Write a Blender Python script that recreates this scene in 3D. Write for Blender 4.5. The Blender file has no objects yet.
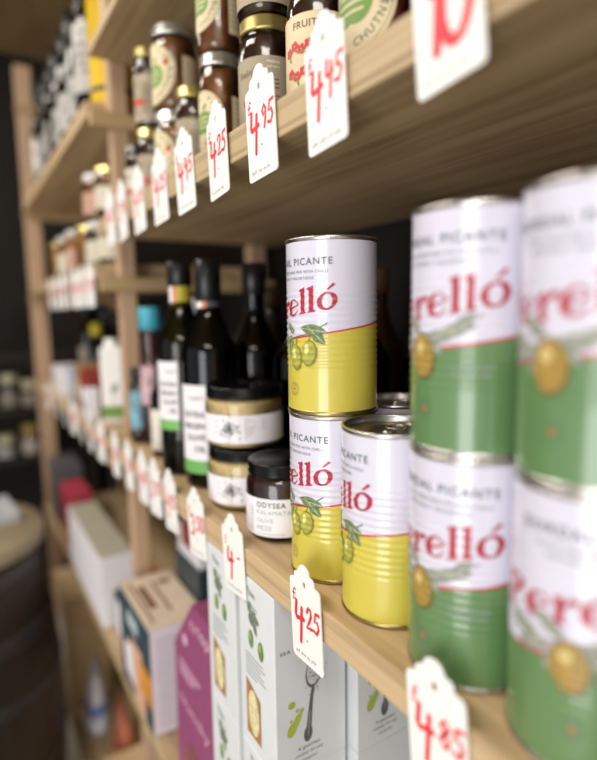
import bpy, bmesh, math, random
from mathutils import Vector, Matrix
random.seed(4)
PI = math.pi
R = math.radians
SC = bpy.context.scene
COL = SC.collection
EYE = 1.40                       # camera height; shelf levels below are measured from it

# ------------------------------------------------------------------ helpers
def lin(c):
    return c/12.92 if c <= .04045 else ((c+.055)/1.055)**2.4
def hx(s):
    s = s.lstrip('#')
    return tuple(lin(int(s[i:i+2], 16)/255) for i in (0, 2, 4)) + (1.,)

MATS = {}
def mat(name, col, rough=.5, metal=0., coat=0., var=.08, scale=40., bump=0., bscale=200., spec=.5, emit=0., sub=0.):
    """Principled material whose colour is broken up by a procedural noise."""
    if name in MATS: return MATS[name]
    m = bpy.data.materials.new(name); m.use_nodes = True
    nt = m.node_tree; N = nt.nodes; L = nt.links
    b = N['Principled BSDF']
    base = hx(col) if isinstance(col, str) else col
    tc = N.new('ShaderNodeTexCoord'); no = N.new('ShaderNodeTexNoise')
    no.inputs['Scale'].default_value = scale; no.inputs['Detail'].default_value = 4
    L.new(tc.outputs['Object'], no.inputs['Vector'])
    cr = N.new('ShaderNodeValToRGB')
    cr.color_ramp.elements[0].position = .3; cr.color_ramp.elements[1].position = .7
    cr.color_ramp.elements[0].color = tuple(x*(1-var) for x in base[:3]) + (1,)
    cr.color_ramp.elements[1].color = tuple(min(1, x*(1+var)) for x in base[:3]) + (1,)
    L.new(no.outputs['Fac'], cr.inputs['Fac']); L.new(cr.outputs['Color'], b.inputs['Base Color'])
    b.inputs['Roughness'].default_value = rough; b.inputs['Metallic'].default_value = metal
    b.inputs['Coat Weight'].default_value = coat; b.inputs['Coat Roughness'].default_value = .12
    b.inputs['Specular IOR Level'].default_value = spec
    if bump:
        n2 = N.new('ShaderNodeTexNoise'); n2.inputs['Scale'].default_value = bscale
        L.new(tc.outputs['Object'], n2.inputs['Vector'])
        bp = N.new('ShaderNodeBump'); bp.inputs['Strength'].default_value = bump; bp.inputs['Distance'].default_value = .002
        L.new(n2.outputs['Fac'], bp.inputs['Height']); L.new(bp.outputs['Normal'], b.inputs['Normal'])
    MATS[name] = m
    return m

def glass(name, tint, rough=.03):
    """thin-walled clear or tinted glass: lets light through, mirrors at grazing angles"""
    if name in MATS: return MATS[name]
    m = bpy.data.materials.new(name); m.use_nodes = True
    nt = m.node_tree; N = nt.nodes; L = nt.links
    N.remove(N['Principled BSDF'])
    tr = N.new('ShaderNodeBsdfTransparent'); gl = N.new('ShaderNodeBsdfGlossy')
    no = N.new('ShaderNodeTexNoise'); no.inputs['Scale'].default_value = 30
    tc = N.new('ShaderNodeTexCoord'); L.new(tc.outputs['Object'], no.inputs['Vector'])
    mr = N.new('ShaderNodeMapRange'); mr.inputs['To Min'].default_value = rough; mr.inputs['To Max'].default_value = rough*2.5
    L.new(no.outputs['Fac'], mr.inputs['Value']); L.new(mr.outputs['Result'], gl.inputs['Roughness'])
    tr.inputs['Color'].default_value = hx(tint)
    fr = N.new('ShaderNodeFresnel'); fr.inputs['IOR'].default_value = 1.5
    mx = N.new('ShaderNodeMixShader')
    L.new(fr.outputs['Fac'], mx.inputs['Fac']); L.new(tr.outputs[0], mx.inputs[1]); L.new(gl.outputs[0], mx.inputs[2])
    L.new(mx.outputs[0], N['Material Output'].inputs['Surface'])
    MATS[name] = m
    return m

def wood(name, dark, light, axis='Y', rough=.55, seed=0.):
    if name in MATS: return MATS[name]
    m = bpy.data.materials.new(name); m.use_nodes = True
    nt = m.node_tree; N = nt.nodes; L = nt.links; b = N['Principled BSDF']
    tc = N.new('ShaderNodeTexCoord'); mp = N.new('ShaderNodeMapping')
    s = {'Y': (60, 3, 190), 'Z': (120, 120, 4), 'X': (3, 60, 190)}[axis]
    mp.inputs['Scale'].default_value = s; mp.inputs['Location'].default_value = (seed, seed*2, seed*.5)
    L.new(tc.outputs['Object'], mp.inputs['Vector'])
    no = N.new('ShaderNodeTexNoise'); no.inputs['Scale'].default_value = 1.; no.inputs['Detail'].default_value = 6; no.inputs['Distortion'].default_value = .6
    L.new(mp.outputs[0], no.inputs['Vector'])
    mp2 = N.new('ShaderNodeMapping'); mp2.inputs['Scale'].default_value = tuple(x*.12 for x in s)
    L.new(tc.outputs['Object'], mp2.inputs['Vector'])
    n2 = N.new('ShaderNodeTexNoise'); n2.inputs['Scale'].default_value = 1.; n2.inputs['Detail'].default_value = 3
    L.new(mp2.outputs[0], n2.inputs['Vector'])
    ad = N.new('ShaderNodeMath'); ad.operation = 'MULTIPLY_ADD'; ad.inputs[1].default_value = .78
    sc = N.new('ShaderNodeMath'); sc.operation = 'MULTIPLY'; sc.inputs[1].default_value = .45
    L.new(n2.outputs['Fac'], sc.inputs[0]); L.new(no.outputs['Fac'], ad.inputs[0]); L.new(sc.outputs[0], ad.inputs[2])
    cr = N.new('ShaderNodeValToRGB')
    cr.color_ramp.elements[0].position = .38; cr.color_ramp.elements[1].position = .66
    cr.color_ramp.elements[0].color = hx(dark); cr.color_ramp.elements[1].color = hx(light)
    L.new(ad.outputs[0], cr.inputs['Fac']); L.new(cr.outputs[0], b.inputs['Base Color'])
    b.inputs['Roughness'].default_value = rough
    bp = N.new('ShaderNodeBump'); bp.inputs['Strength'].default_value = .25; bp.inputs['Distance'].default_value = .001
    L.new(no.outputs['Fac'], bp.inputs['Height']); L.new(bp.outputs[0], b.inputs['Normal'])
    MATS[name] = m
    return m

class G:
    """collects geometry of ONE mesh object, several material slots allowed"""
    def __init__(s): s.bm = bmesh.new(); s.mats = []
    def mi(s, m):
        if m not in s.mats: s.mats.append(m)
        return s.mats.index(m)
    def face(s, pts, m, smooth=False):
        f = s.bm.faces.new([s.bm.verts.new(p) for p in pts]); f.material_index = s.mi(m); f.smooth = smooth
        return f
    def lathe(s, prof, m, seg=64, c=(0, 0, 0), smooth=True, rot=0., close=False):
        """m: one material, or a list with one material per profile span"""
        rings = []
        for r, z in prof:
            if r < 1e-6: rings.append([s.bm.verts.new((c[0], c[1], c[2]+z))])
            else: rings.append([s.bm.verts.new((c[0]+r*math.cos(2*PI*i/seg+rot), c[1]+r*math.sin(2*PI*i/seg+rot), c[2]+z)) for i in range(seg)])
        spans = list(zip(rings, rings[1:]))
        if close: spans.append((rings[-1], rings[0]))
        for k, (a, b) in enumerate(spans):
            mm = m[k] if isinstance(m, (list, tuple)) else m
            for i in range(seg):
                j = (i+1) % seg
                if len(a) == 1 and len(b) == 1: continue
                if len(a) == 1: vs = [a[0], b[j], b[i]]
                elif len(b) == 1: vs = [a[i], a[j], b[0]]
                else: vs = [a[i], a[j], b[j], b[i]]
                f = s.bm.faces.new(vs); f.material_index = s.mi(mm); f.smooth = smooth
        return s
    def box(s, x0, x1, y0, y1, z0, z1, m, bev=0., M=None):
        t = bmesh.new(); bmesh.ops.create_cube(t, size=1)
        for v in t.verts:
            v.co = Vector(((x0+x1)/2+v.co.x*(x1-x0), (y0+y1)/2+v.co.y*(y1-y0), (z0+z1)/2+v.co.z*(z1-z0)))
        if bev: bmesh.ops.bevel(t, geom=t.edges[:], offset=bev, segments=2, affect='EDGES', profile=.5)
        s.add(t, m, M); return s
    def add(s, t, m, M=None):
        mp = {}
        for v in t.verts: mp[v] = s.bm.verts.new(M @ v.co if M else v.co)
        for f in t.faces:
            try: g = s.bm.faces.new([mp[v] for v in f.verts])
            except ValueError: continue
            g.material_index = s.mi(m); g.smooth = f.smooth
        t.free()
    def tube(s, pts, r, m, seg=10):
        """round bar along points"""
        rings = []
        pts = [Vector(p) for p in pts]
        for i, p in enumerate(pts):
            d = (pts[min(i+1, len(pts)-1)]-pts[max(i-1, 0)]).normalized()
            a = d.orthogonal().normalized() if not rings else (pa - d*pa.dot(d)).normalized()
            pa = a; b = d.cross(a)
            rings.append([s.bm.verts.new(p+(a*math.cos(2*PI*k/seg)+b*math.sin(2*PI*k/seg))*r) for k in range(seg)])
        for a, b in zip(rings, rings[1:]):
            for k in range(seg):
                f = s.bm.faces.new([a[k], a[(k+1) % seg], b[(k+1) % seg], b[k]]); f.material_index = s.mi(m); f.smooth = True
        for q in (rings[0][::-1], rings[-1]):
            f = s.bm.faces.new(q); f.material_index = s.mi(m)
        return s
    def prism(s, poly, d, m, place):
        """poly in 2-D, extruded d along the third axis; place(u, v, w) -> world"""
        a = [s.bm.verts.new(place(u, v, 0)) for u, v in poly]; b = [s.bm.verts.new(place(u, v, d)) for u, v in poly]
        n = len(poly); fs = [a[::-1], b] + [[a[i], a[(i+1) % n], b[(i+1) % n], b[i]] for i in range(n)]
        for q in fs:
            f = s.bm.faces.new(q); f.material_index = s.mi(m)
        return s

def build(name, g, parent=None, loc=(0, 0, 0), rz=0., normals=True, label=None):
    me = bpy.data.meshes.new(name)
    if normals == 'recalc': bmesh.ops.recalc_face_normals(g.bm, faces=g.bm.faces[:])
    g.bm.to_mesh(me); g.bm.free()
    for m in g.mats: me.materials.append(m)
    o = bpy.data.objects.new(name, me); COL.objects.link(o)
    o.location = loc; o.rotation_euler.z = rz
    if parent: o.parent = parent
    if label: o['label'] = label
    return o
def tag(o, label, cat, group=None, kind=None):
    o['label'] = label; o['category'] = cat
    if group: o['group'] = group
    if kind: o['kind'] = kind
    return o
def empty(name, loc, rz, label, cat, group=None):
    o = bpy.data.objects.new(name, None); COL.objects.link(o); o.empty_display_size = .02
    o.location = loc; o.rotation_euler.z = rz
    return tag(o, label, cat, group)
def children(o): return [c for c in bpy.data.objects if c.parent == o]
def copy_tree(o, loc=None, rz=None, label=None, group=None, parent=None):
    c = o.copy(); COL.objects.link(c); c.parent = parent
    if loc is not None: c.location = loc
    if rz is not None: c.rotation_euler.z = rz
    if label: c['label'] = label
    if group: c['group'] = group
    for ch in children(o): copy_tree(ch, parent=c)
    return c
def structure(name, g, **k):
    o = build(name, g, **k); o['kind'] = 'structure'; return o

# ------------------------------------------------------------------ flat artwork (print on labels, tags and boxes)
class Art:
    def __init__(s): s.items = []                 # (bmesh, material, layer)
    def poly(s, pts, m, layer=1):
        t = bmesh.new(); f = t.faces.new([t.verts.new((p[0], p[1], 0)) for p in pts])
        f.normal_update()
        if f.normal.z < 0: f.normal_flip()
        if len(pts) > 4: bmesh.ops.triangulate(t, faces=[f])
        s.items.append((t, m, layer)); return s
    def strip(s, a, b, m, layer=1):
        t = bmesh.new(); A = [t.verts.new((*p, 0)) for p in a]; B = [t.verts.new((*p, 0)) for p in b]
        for i in range(len(a)-1): t.faces.new([A[i], A[i+1], B[i+1], B[i]])
        for f in t.faces:
            f.normal_update()
            if f.normal.z < 0: f.normal_flip()
        s.items.append((t, m, layer)); return s
    def ell(s, cx, cy, rx, ry, m, layer=1, rot=0., n=28):
        c, q = math.cos(rot), math.sin(rot)
        return s.poly([(cx+rx*math.cos(a)*c-ry*math.sin(a)*q, cy+rx*math.cos(a)*q+ry*math.sin(a)*c) for a in [2*PI*i/n for i in range(n)]], m, layer)
    def ring(s, cx, cy, r0, r1, m, layer=1, n=32, a0=0., a1=2*PI):
        an = [a0+(a1-a0)*i/n for i in range(n+1)]
        return s.strip([(cx+r1*math.cos(a), cy+r1*math.sin(a)) for a in an], [(cx+r0*math.cos(a), cy+r0*math.sin(a)) for a in an], m, layer)
    def rect(s, x0, y0, x1, y1, m, layer=1): return s.poly([(x0, y0), (x1, y0), (x1, y1), (x0, y1)], m, layer)
    def stroke(s, pts, w, m, layer=1, caps=True, w1=None):
        P = [Vector(p) for p in pts]; a = []; b = []
        for i, p in enumerate(P):
            d = (P[min(i+1, len(P)-1)]-P[max(i-1, 0)]).normalized(); n = Vector((-d.y, d.x))
            ww = w if w1 is None else w+(w1-w)*i/(len(P)-1)
            a.append(tuple(p+n*ww/2)); b.append(tuple(p-n*ww/2))
        s.strip(a, b, m, layer)
        if caps:
            s.ell(*pts[0], w/2, w/2, m, layer, n=10); s.ell(*pts[-1], (w1 or w)/2, (w1 or w)/2, m, layer, n=10)
        return s
    def leaf(s, x, y, l, w, rot, m, layer=1, vein=None):
        n = 9; a = []; b = []
        for i in range(n+1):
            t = i/n; h = w/2*math.sin(PI*t)**.8
            a.append((t*l, h)); b.append((t*l, -h))
        f = lambda p: (x+p[0]*math.cos(rot)-p[1]*math.sin(rot), y+p[0]*math.sin(rot)+p[1]*math.cos(rot))
        s.strip([f(p) for p in a], [f(p) for p in b], m, layer)
        if vein: s.stroke([f((0, 0)), f((l*.95, 0))], w*.08, vein, layer+1, caps=False)
        return s
    def text(s, txt, x, y, h, m, layer=1, align='LEFT', space=1., rot=0., width=None, bold=0.):
        """h = cap height"""
        cu = bpy.data.curves.new('t', 'FONT'); cu.body = txt; cu.size = h/.73; cu.align_x = align; cu.space_character = space
        cu.resolution_u = 3; cu.offset = bold*cu.size
        ob = bpy.data.objects.new('t', cu); me = ob.to_mesh()
        t = bmesh.new(); t.from_mesh(me); ob.to_mesh_clear(); bpy.data.objects.remove(ob); bpy.data.curves.remove(cu)
        if width:
            xs = [v.co.x for v in t.verts]; k = width/max(1e-6, max(xs)-min(xs))
            for v in t.verts: v.co.x *= k
        for v in t.verts:
            p = v.co; v.co = Vector((x+p.x*math.cos(rot)-p.y*math.sin(rot), y+p.x*math.sin(rot)+p.y*math.cos(rot), 0))
        s.items.append((t, m, layer)); return s
    def arctext(s, txt, cx, cy, r, a0, da, h, m, layer=1):
        for i, ch in enumerate(txt):
            if ch == ' ': continue
            a = a0-da*i
            s.text(ch, cx+r*math.cos(a), cy+r*math.sin(a), h, m, layer, 'CENTER', rot=a-PI/2)
        return s
    def xform(s, f, start=0):
        for t, _, _ in s.items[start:]:
            for v in t.verts: u, w = f(v.co.x, v.co.y); v.co.x, v.co.y = u, w
        return s
    def flat(s, g, place, eps=.0002):
        """place(u, v, off) -> xyz"""
        for i, (t, m, l) in enumerate(s.items):
            for v in t.verts: v.co = Vector(place(v.co.x, v.co.y, eps*l+i*2e-6))
            g.add(t, m)
        s.items = []
    def wrap(s, g, r, z0, a0, rad=None, off=.0002, eps=.00005, step=.0022):
        for i, (t, m, l) in enumerate(s.items):
            xs = [v.co.x for v in t.verts]; x = math.floor(min(xs)/step)*step+step
            while x < max(xs):
                bmesh.ops.bisect_plane(t, geom=t.verts[:]+t.edges[:]+t.faces[:], plane_co=(x, 0, 0), plane_no=(1, 0, 0))
                x += step
            ys = [v.co.y for v in t.verts]
            if rad:
                y = math.floor(min(ys)/.0012)*.0012+.0012
                while y < max(ys):
                    bmesh.ops.bisect_plane(t, geom=t.verts[:]+t.edges[:]+t.faces[:], plane_co=(0, y, 0), plane_no=(0, 1, 0))
                    y += .0012
            for v in t.verts:
                a = a0+v.co.x/r; z = v.co.y; rr = (rad(z) if rad else r)+off+eps*l+i*1.5e-6
                v.co = Vector((rr*math.cos(a), rr*math.sin(a), z0+z))
            g.add(t, m)
        s.items = []

# marker-pen handwriting
DIG = {
 '0': [[(.5+.42*math.cos(a), .5+.5*math.sin(a)) for a in [PI/2+2*PI*i/16 for i in range(17)]]],
 '1': [[(.3, .8), (.55, 1.), (.5, 0)]],
 '2': [[(.05, .75), (.25, .98), (.6, .95), (.72, .7), (.45, .35), (.05, 0), (.85, .06)]],
 '3': [[(.1, .9), (.45, 1), (.75, .78), (.4, .54), (.78, .32), (.5, .02), (.08, .1)]],
 '4': [[(.12, 1), (.06, .5), (.12, .42), (.86, .5)], [(.66, .85), (.58, -.35)]],
 '5': [[(.8, .98), (.25, .95), (.15, .55), (.55, .6), (.78, .32), (.5, .02), (.05, .1)]],
 '6': [[(.7, 1), (.25, .6), (.12, .25), (.4, .0), (.75, .2), (.6, .48), (.2, .35)]],
 '7': [[(.05, .95), (.85, .98), (.4, 0)], [(.25, .5), (.75, .52)]],
 '8': [[(.5, .52), (.15, .75), (.5, 1), (.82, .76), (.5, .52), (.12, .25), (.5, 0), (.86, .26), (.5, .52)]],
 '9': [[(.75, .75), (.45, .98), (.15, .75), (.4, .52), (.75, .75), (.72, .4), (.55, 0)]],
 '-': [[(.1, .6), (.8, .64)]], '.': [[(.3, .0), (.36, .04)]],
 '£': [[(.85, .85), (.55, 1), (.3, .75), (.4, .3), (.1, .02), (.9, .06)], [(.12, .5), (.7, .52)]],
}
def hand(art, txt, x, y, w, h, pen, m, adv=1.12, layer=1):
    for ch in txt:
        for st in DIG[ch]: art.stroke([(x+p[0]*w+p[1]*h*.08, y+p[1]*h) for p in st], pen, m, layer)
        x += w*adv*(.5 if ch in '.1' else 1.)
    return x

# ------------------------------------------------------------------ materials
PINE = wood('pine_board', '#86714f', '#b9a17c', 'Y')
PINE2 = wood('pine_board_pale', '#9a805c', '#c6ab84', 'Y', seed=3.)
POST = wood('pine_post', '#98785a', '#bf9f80', 'Z')
RAIL = wood('pine_rail', '#92744e', '#b59a70', 'X')
WHITE = mat('tag_card', '#ebeae6', .55, var=.015)
REDINK = mat('red_marker_ink', '#d8303a', .5, var=.1, scale=300)
BLKINK = mat('black_ink', '#3b3b3e', .6, var=.05)
PRINT = mat('grey_green_print', '#5d6a66', .5, var=.04)
PRINTL = mat('pale_grey_print', '#9aa3a2', .5, var=.04)
LOGO = mat('logo_red', '#ad2238', .4, var=.06, scale=200, coat=.3)
TIN = mat('tinplate', '#c6c2be', .28, metal=1., var=.05, scale=80)
TIND = mat('tinplate_gold_lacquer', '#a99766', .3, metal=1., var=.05, scale=80)
BLACKLID = mat('black_lid_lacquer', '#0a0a0b', .22, spec=.3, var=.1)
GOLDLID = mat('gold_lid', '#b9ac6c', .3, metal=.85, var=.06)
SILVERLID = mat('silver_lid', '#c9cbc8', .25, metal=.9, var=.05)
CLEAR = glass('clear_glass', '#f4f6f2')
GREENGL = glass('dark_green_glass', '#39461f')
PAPER = mat('white_label_paper', '#eae6ea', .5, var=.02)
KRAFT = mat('kraft_label', '#d9c9a4', .6, var=.05)
TAUPE = mat('taupe_label', '#a1937a', .6, var=.05)

CAN_R, CAN_H = .0364, .1335
def can_paint(name, low):
    """white above, colour below, parted by a rising red line (label print, in the can's own coordinates)"""
    m = bpy.data.materials.new(name); m.use_nodes = True
    nt = m.node_tree; N = nt.nodes; L = nt.links; b = N['Principled BSDF']
    def M(op, a, c):
        n = N.new('ShaderNodeMath'); n.operation = op
        for i, v in enumerate((a, c)):
            if isinstance(v, (int, float)): n.inputs[i].default_value = v
            else: L.new(v, n.inputs[i])
        return n.outputs[0]
    tc = N.new('ShaderNodeTexCoord'); sp = N.new('ShaderNodeSeparateXYZ'); L.new(tc.outputs['Object'], sp.inputs[0])
    ang = M('MULTIPLY', M('ARCTAN2', sp.outputs['Y'], sp.outputs['X']), 180/PI)
    line = M('ADD', M('MULTIPLY', ang, .0007), .478)
    v = M('DIVIDE', sp.outputs['Z'], CAN_H); d = M('SUBTRACT', v, line)
    up = M('GREATER_THAN', d, 0.); rd = M('LESS_THAN', M('ABSOLUTE', M('SUBTRACT', d, .001), 0.), .0052)
    no = N.new('ShaderNodeTexNoise'); no.inputs['Scale'].default_value = 60; L.new(tc.outputs['Object'], no.inputs['Vector'])
    lo = N.new('ShaderNodeMixRGB'); lo.inputs[1].default_value = tuple(x*.96 for x in hx(low)[:3])+(1,); lo.inputs[2].default_value = hx(low)
    L.new(no.outputs['Fac'], lo.inputs[0])
    a = N.new('ShaderNodeMixRGB'); L.new(up, a.inputs[0]); L.new(lo.outputs[0], a.inputs[1]); a.inputs[2].default_value = hx('#d4d2e0')
    c = N.new('ShaderNodeMixRGB'); L.new(rd, c.inputs[0]); L.new(a.outputs[0], c.inputs[1]); c.inputs[2].default_value = hx('#c22a3c')
    L.new(c.outputs[0], b.inputs['Base Color'])
    b.inputs['Roughness'].default_value = .36; b.inputs['Coat Weight'].default_value = .8; b.inputs['Coat Roughness'].default_value = .1
    return m

# ------------------------------------------------------------------ the tins
def can_rad(z):
    r = CAN_R-.0006; v = z/CAN_H
    if .25 < v < .72:
        r += .00034*math.cos(2*PI*(v-.25)/.47*13)*min(1, (v-.25)/.03, (.72-v)/.03)
    return r

def logo(art, xh, u_end, v_end, slope, m):
    """heavy serif lettering 'Perelló', right end of the last letter at u_end, baseline v_end there"""
    k = len(art.items); x = 0.
    def E(cx, cy, rx, ry, a): return (cx+rx*math.cos(a), cy+ry*math.sin(a))
    def stem(x, w, h, flag=True, foot=True):
        art.rect(x, 0, x+w, h, m)
        if flag: art.poly([(x-.15, h-.08), (x+.02, h+.02), (x+.02, h-.2)], m); art.poly([(x, h-.05), (x+w, h-.05), (x+w, h+.07)], m)
        if foot: art.poly([(x-.1, 0), (x+w+.1, 0), (x+w+.1, .05), (x+w, .12), (x, .12), (x-.1, .05)], m)
    def P(x):
        stem(x+.1, .27, 1.42)
        an = [PI/2-PI*i/20 for i in range(21)]
        art.strip([E(x+.34, 1.02, .66, .44, a) for a in an], [E(x+.34, 1.02, .36, .33, a) for a in an], m)
        return 1.12
    def e(x):
        an = [R(12)+R(318)*i/36 for i in range(37)]
        out = [E(x+.46, .5, .45, .52, a) for a in an]
        inn = []
        for i, a in enumerate(an):
            t = i/36; th = .26 if .15 < t < .7 else .12
            inn.append(E(x+.5, .52, .45-th if t < .75 else .33, .42, a))
        art.strip(out, inn, m)
        art.poly([(x+.18, .42), (x+.88, .55), (x+.9, .66), (x+.18, .53)], m)
        return .98
    def r(x):
        stem(x+.1, .25, .98); art.ell(x+.66, .86, .15, .15, m)
        art.strip([(x+.33, .62), (x+.42, .86), (x+.6, 1.0), (x+.72, 1.0)], [(x+.33, .45), (x+.46, .72), (x+.6, .86), (x+.72, .86)], m)
        return .8
    def l(x): stem(x+.1, .26, 1.5); return .53
    def o(x):
        an = [2*PI*i/40 for i in range(41)]
        art.strip([E(x+.56, .5, .54, .53, a) for a in an], [E(x+.56, .5, .27, .42, a+.25) for a in an], m)
        art.poly([(x+.52, 1.17), (x+.64, 1.13), (x+1.02, 1.38), (x+.86, 1.5)], m)
        return 1.12
    for f in (P, e, r, e, l, l, o): x += f(x)
    w = x
    art.xform(lambda a, b: (u_end+(a-w)*xh, v_end+b*xh*.87+(a-w)*xh*slope), k)

def make_can(kind, paint):
    root = empty('olive_tin', (0, 0, 0), 0, '-', 'tin')
    g = G(); n = 110
    prof = [(CAN_R-.0006, .0022)]+[(can_rad(CAN_H*(.03+.94*i/n)), CAN_H*(.03+.94*i/n)) for i in range(n+1)]+[(CAN_R-.0006, CAN_H-.0022)]
    g.lathe(prof, paint, 96)
    a = Art(); H = CAN_H
    logo(a, .0143, 0., .608*H, .155, LOGO)
    t0 = len(a.items)
    head = 'COCKTAIL PICANTE' if kind == 'yellow' else 'GORDAL PICANTE'
    a.text(head, -.0035, .845*H, .0053, PRINT, 1, 'RIGHT', 1.2, bold=.012)
    a.text('OLIVE & VEGETABLE MIX WITH CHILLI', -.007, .80*H, .0022, PRINT, 1, 'RIGHT', 1.15)
    a.text('ACEITUNAS Y ENCURTIDOS', -.018, .765*H, .0022, PRINT, 1, 'RIGHT', 1.15)
    LEAF = mat('leaf_print', '#6d7c55', .45, var=.4, scale=300); LEAFL = mat('leaf_vein_print', '#b4c49c', .45)
    GREY = mat('grey_leaf_print', '#8f9088', .45, var=.25, scale=200)
    if kind == 'yellow':
        OL = mat('olive_print', '#aaa64a', .4, var=.12, scale=150); OLE = mat('olive_print_edge', '#7f8236', .4); OLH = mat('olive_print_pale', '#dcd98a', .4)
        a.stroke([(-.052, .056), (-.034, .060), (-.022, .062), (-.008, .070)], .0009, LEAF, 2)
        for (x, y, l, w, ro) in ((-.030, .0665, .022, .0085, -.15), (-.022, .066, .017, .0075, -.75), (-.037, .062, .013, .005, 2.5), (-.040, .060, .014, .005, 3.6), (-.040, .058, .016, .006, 4.4), (-.046, .056, .012, .005, 2.9)):
            a.leaf(x, y, l, w, ro, LEAF, 3, LEAFL)
        for (x, y, rx, ry, ro) in ((-.0355, .0440, .0066, .0100, .12), (-.0225, .0475, .0068, .0098, -.1)):
            a.stroke([(x, y+ry), (x+.002, y+ry+.006)], .0008, LEAF, 4)
            a.ell(x, y, rx, ry, OLE, 5, ro); a.ell(x-.0006, y+.0006, rx*.86, ry*.88, OL, 6, ro); a.ell(x-.002, y+.003, rx*.28, ry*.4, OLH, 7, ro)
        bx, by = -.0385, .0195
        a.ring(bx, by, .0048, .0051, PRINT, 2); a.ring(bx, by, .0029, .0031, PRINT, 2); a.ell(bx, by, .0010, .0010, REDINK, 2)
        for q in (R(60), R(90), R(120), R(240), R(270), R(300)): a.ell(bx+.0039*math.cos(q), by+.0039*math.sin(q), .0004, .0004, PRINT, 2, n=6)
    else:
        OL = mat('gordal_olive_print', '#a3853f', .4, var=.12, scale=120); OLE = mat('gordal_olive_print_edge', '#6f6330', .4); OLH = mat('gordal_olive_print_pale', '#cdb878', .4)
        a.stroke([(-.066, .058), (-.05, .066), (-.034, .066), (-.014, .076)], .0010, GREY, 2)
        for (x, y, l, w, ro) in ((-.038, .066, .022, .0065, .22), (-.030, .066, .017, .006, .75), (-.046, .064, .02, .007, .1), (-.05, .066, .018, .007, 2.6), (-.056, .062, .02, .008, 3.5), (-.052, .062, .015, .007, 4.2), (-.044, .063, .012, .006, -.7), (-.062, .062, .02, .008, 2.9)):
            a.leaf(x, y, l, w, ro, GREY, 3, LEAFL)
        x, y = -.048, .0535
        a.ell(x, y, .0092, .0125, OLE, 5, .1); a.ell(x-.0006, y+.0007, .0082, .0114, OL, 6, .1); a.ell(x-.002, y+.005, .003, .004, OLH, 7, .1)
        bx, by = -.046, .025
        a.ring(bx, by, .0042, .0046, PRINT, 2); a.ell(bx, by, .0011, .0011, REDINK, 2)
        a.text('Hand picked olives', -.030, .048, .0022, PRINTL, 1); a.text('from Seville, Spain', -.030, .044, .0022, PRINTL, 1)
    # dotted code down the seam
    for i in range(40): a.rect(.0415, .008+i*.003, .0424, .0092+i*.003, PRINTL, 1)
    a.wrap(g, CAN_R-.0006, 0, 0, rad=can_rad)
    build('body', g, root)
    g = G()        # bottom seam
    g.lathe([(0, .0022), (CAN_R-.004, .0022), (CAN_R-.0035, 0), (CAN_R-.0005, 0), (CAN_R, .0008), (CAN_R, .0026), (CAN_R-.0006, .0034)], TIND if kind == 'yellow' else TIN, 96)
    build('rim', g, root)
    g = G()
    g.lathe([(CAN_R-.0006, H-.0034), (CAN_R, H-.0026), (CAN_R, H-.0008), (CAN_R-.0006, H), (CAN_R-.0020, H), (CAN_R-.0026, H-.001), (CAN_R-.0028, H-.0055)], TIN, 96)
    build('rim', g, root)
    g = G(); q = H-.0055
    g.lathe([(CAN_R-.0028, q), (CAN_R-.0045, q-.0004), (CAN_R-.0062, q+.0006), (CAN_R-.008, q-.0003), (CAN_R-.014, q-.0003), (CAN_R-.0155, q+.0004), (CAN_R-.017, q-.0002), (0, q-.0002)], TIN, 64)
    lid = build('lid', g, root)
    g = G(); t = []
    for i in range(25):
        an = 2*PI*i/24; t.append((-.008+.0075*math.cos(an), .0065*math.sin(an), q+.0012))
    g.tube(t, .0009, TIN, 8); g.box(-.002, .012, -.003, .003, q+.0004, q+.0016, TIN, .0004); g.lathe([(.0025, q+.0016), (.0022, q+.0024), (0, q+.0026)], TIN, 20, c=(.011, 0, 0))
    build('ring_pull', g, lid)
    return root

UP1 = EYE+.1492; LOW = EYE-.213          # tops of the upper and of the eye-level shelf
canY = make_can('yellow', can_paint('yellow_tin_print', '#cdbf4a'))
canG = make_can('green', can_paint('green_tin_print', '#5f8351'))
GR = 'tins of spicy olives on the middle shelf'
cans = [
 (canY, .0490, .3612, 0, 234, 'yellow and white olive tin at the bottom of the two-high stack'),
 (canY, .0484, .3612, 1, 242, 'yellow and white olive tin on top of the stack, rising clear above its neighbours'),
 (canY, .0482, .2884, 0, 208.5, 'single yellow and white olive tin with open rim, next to the green tins'),
 (canG, .0455, .2155, 0, 251, 'green and white olive tin standing right behind the 4.85 price tag'),
 (canG, .0455, .2155, 1, 249, 'green and white olive tin on top of the stack beside the lone yellow tin'),
 (canG, .0460, .1424, 0, 277, 'nearest green olive tin, bottom of the stack at the right edge of the photo'),
 (canG, .0462, .1424, 1, 254, 'nearest green olive tin, top of the stack at the right edge of the photo'),
]
used = set()
for proto, x, y, lv, rot, lab in cans:
    loc = (x, y, LOW+lv*CAN_H+.0001*(lv+1))
    if proto in used: copy_tree(proto, loc, R(rot), lab, GR)
    else:
        used.add(proto); proto.location = loc; proto.rotation_euler.z = R(rot); proto['label'] = lab; proto['group'] = GR
copy_tree(canY, (.125, .3665, LOW+.0001), R(215), 'shadowed olive tin in the second row, only its metal rim showing behind the yellow stack', GR)

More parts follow.
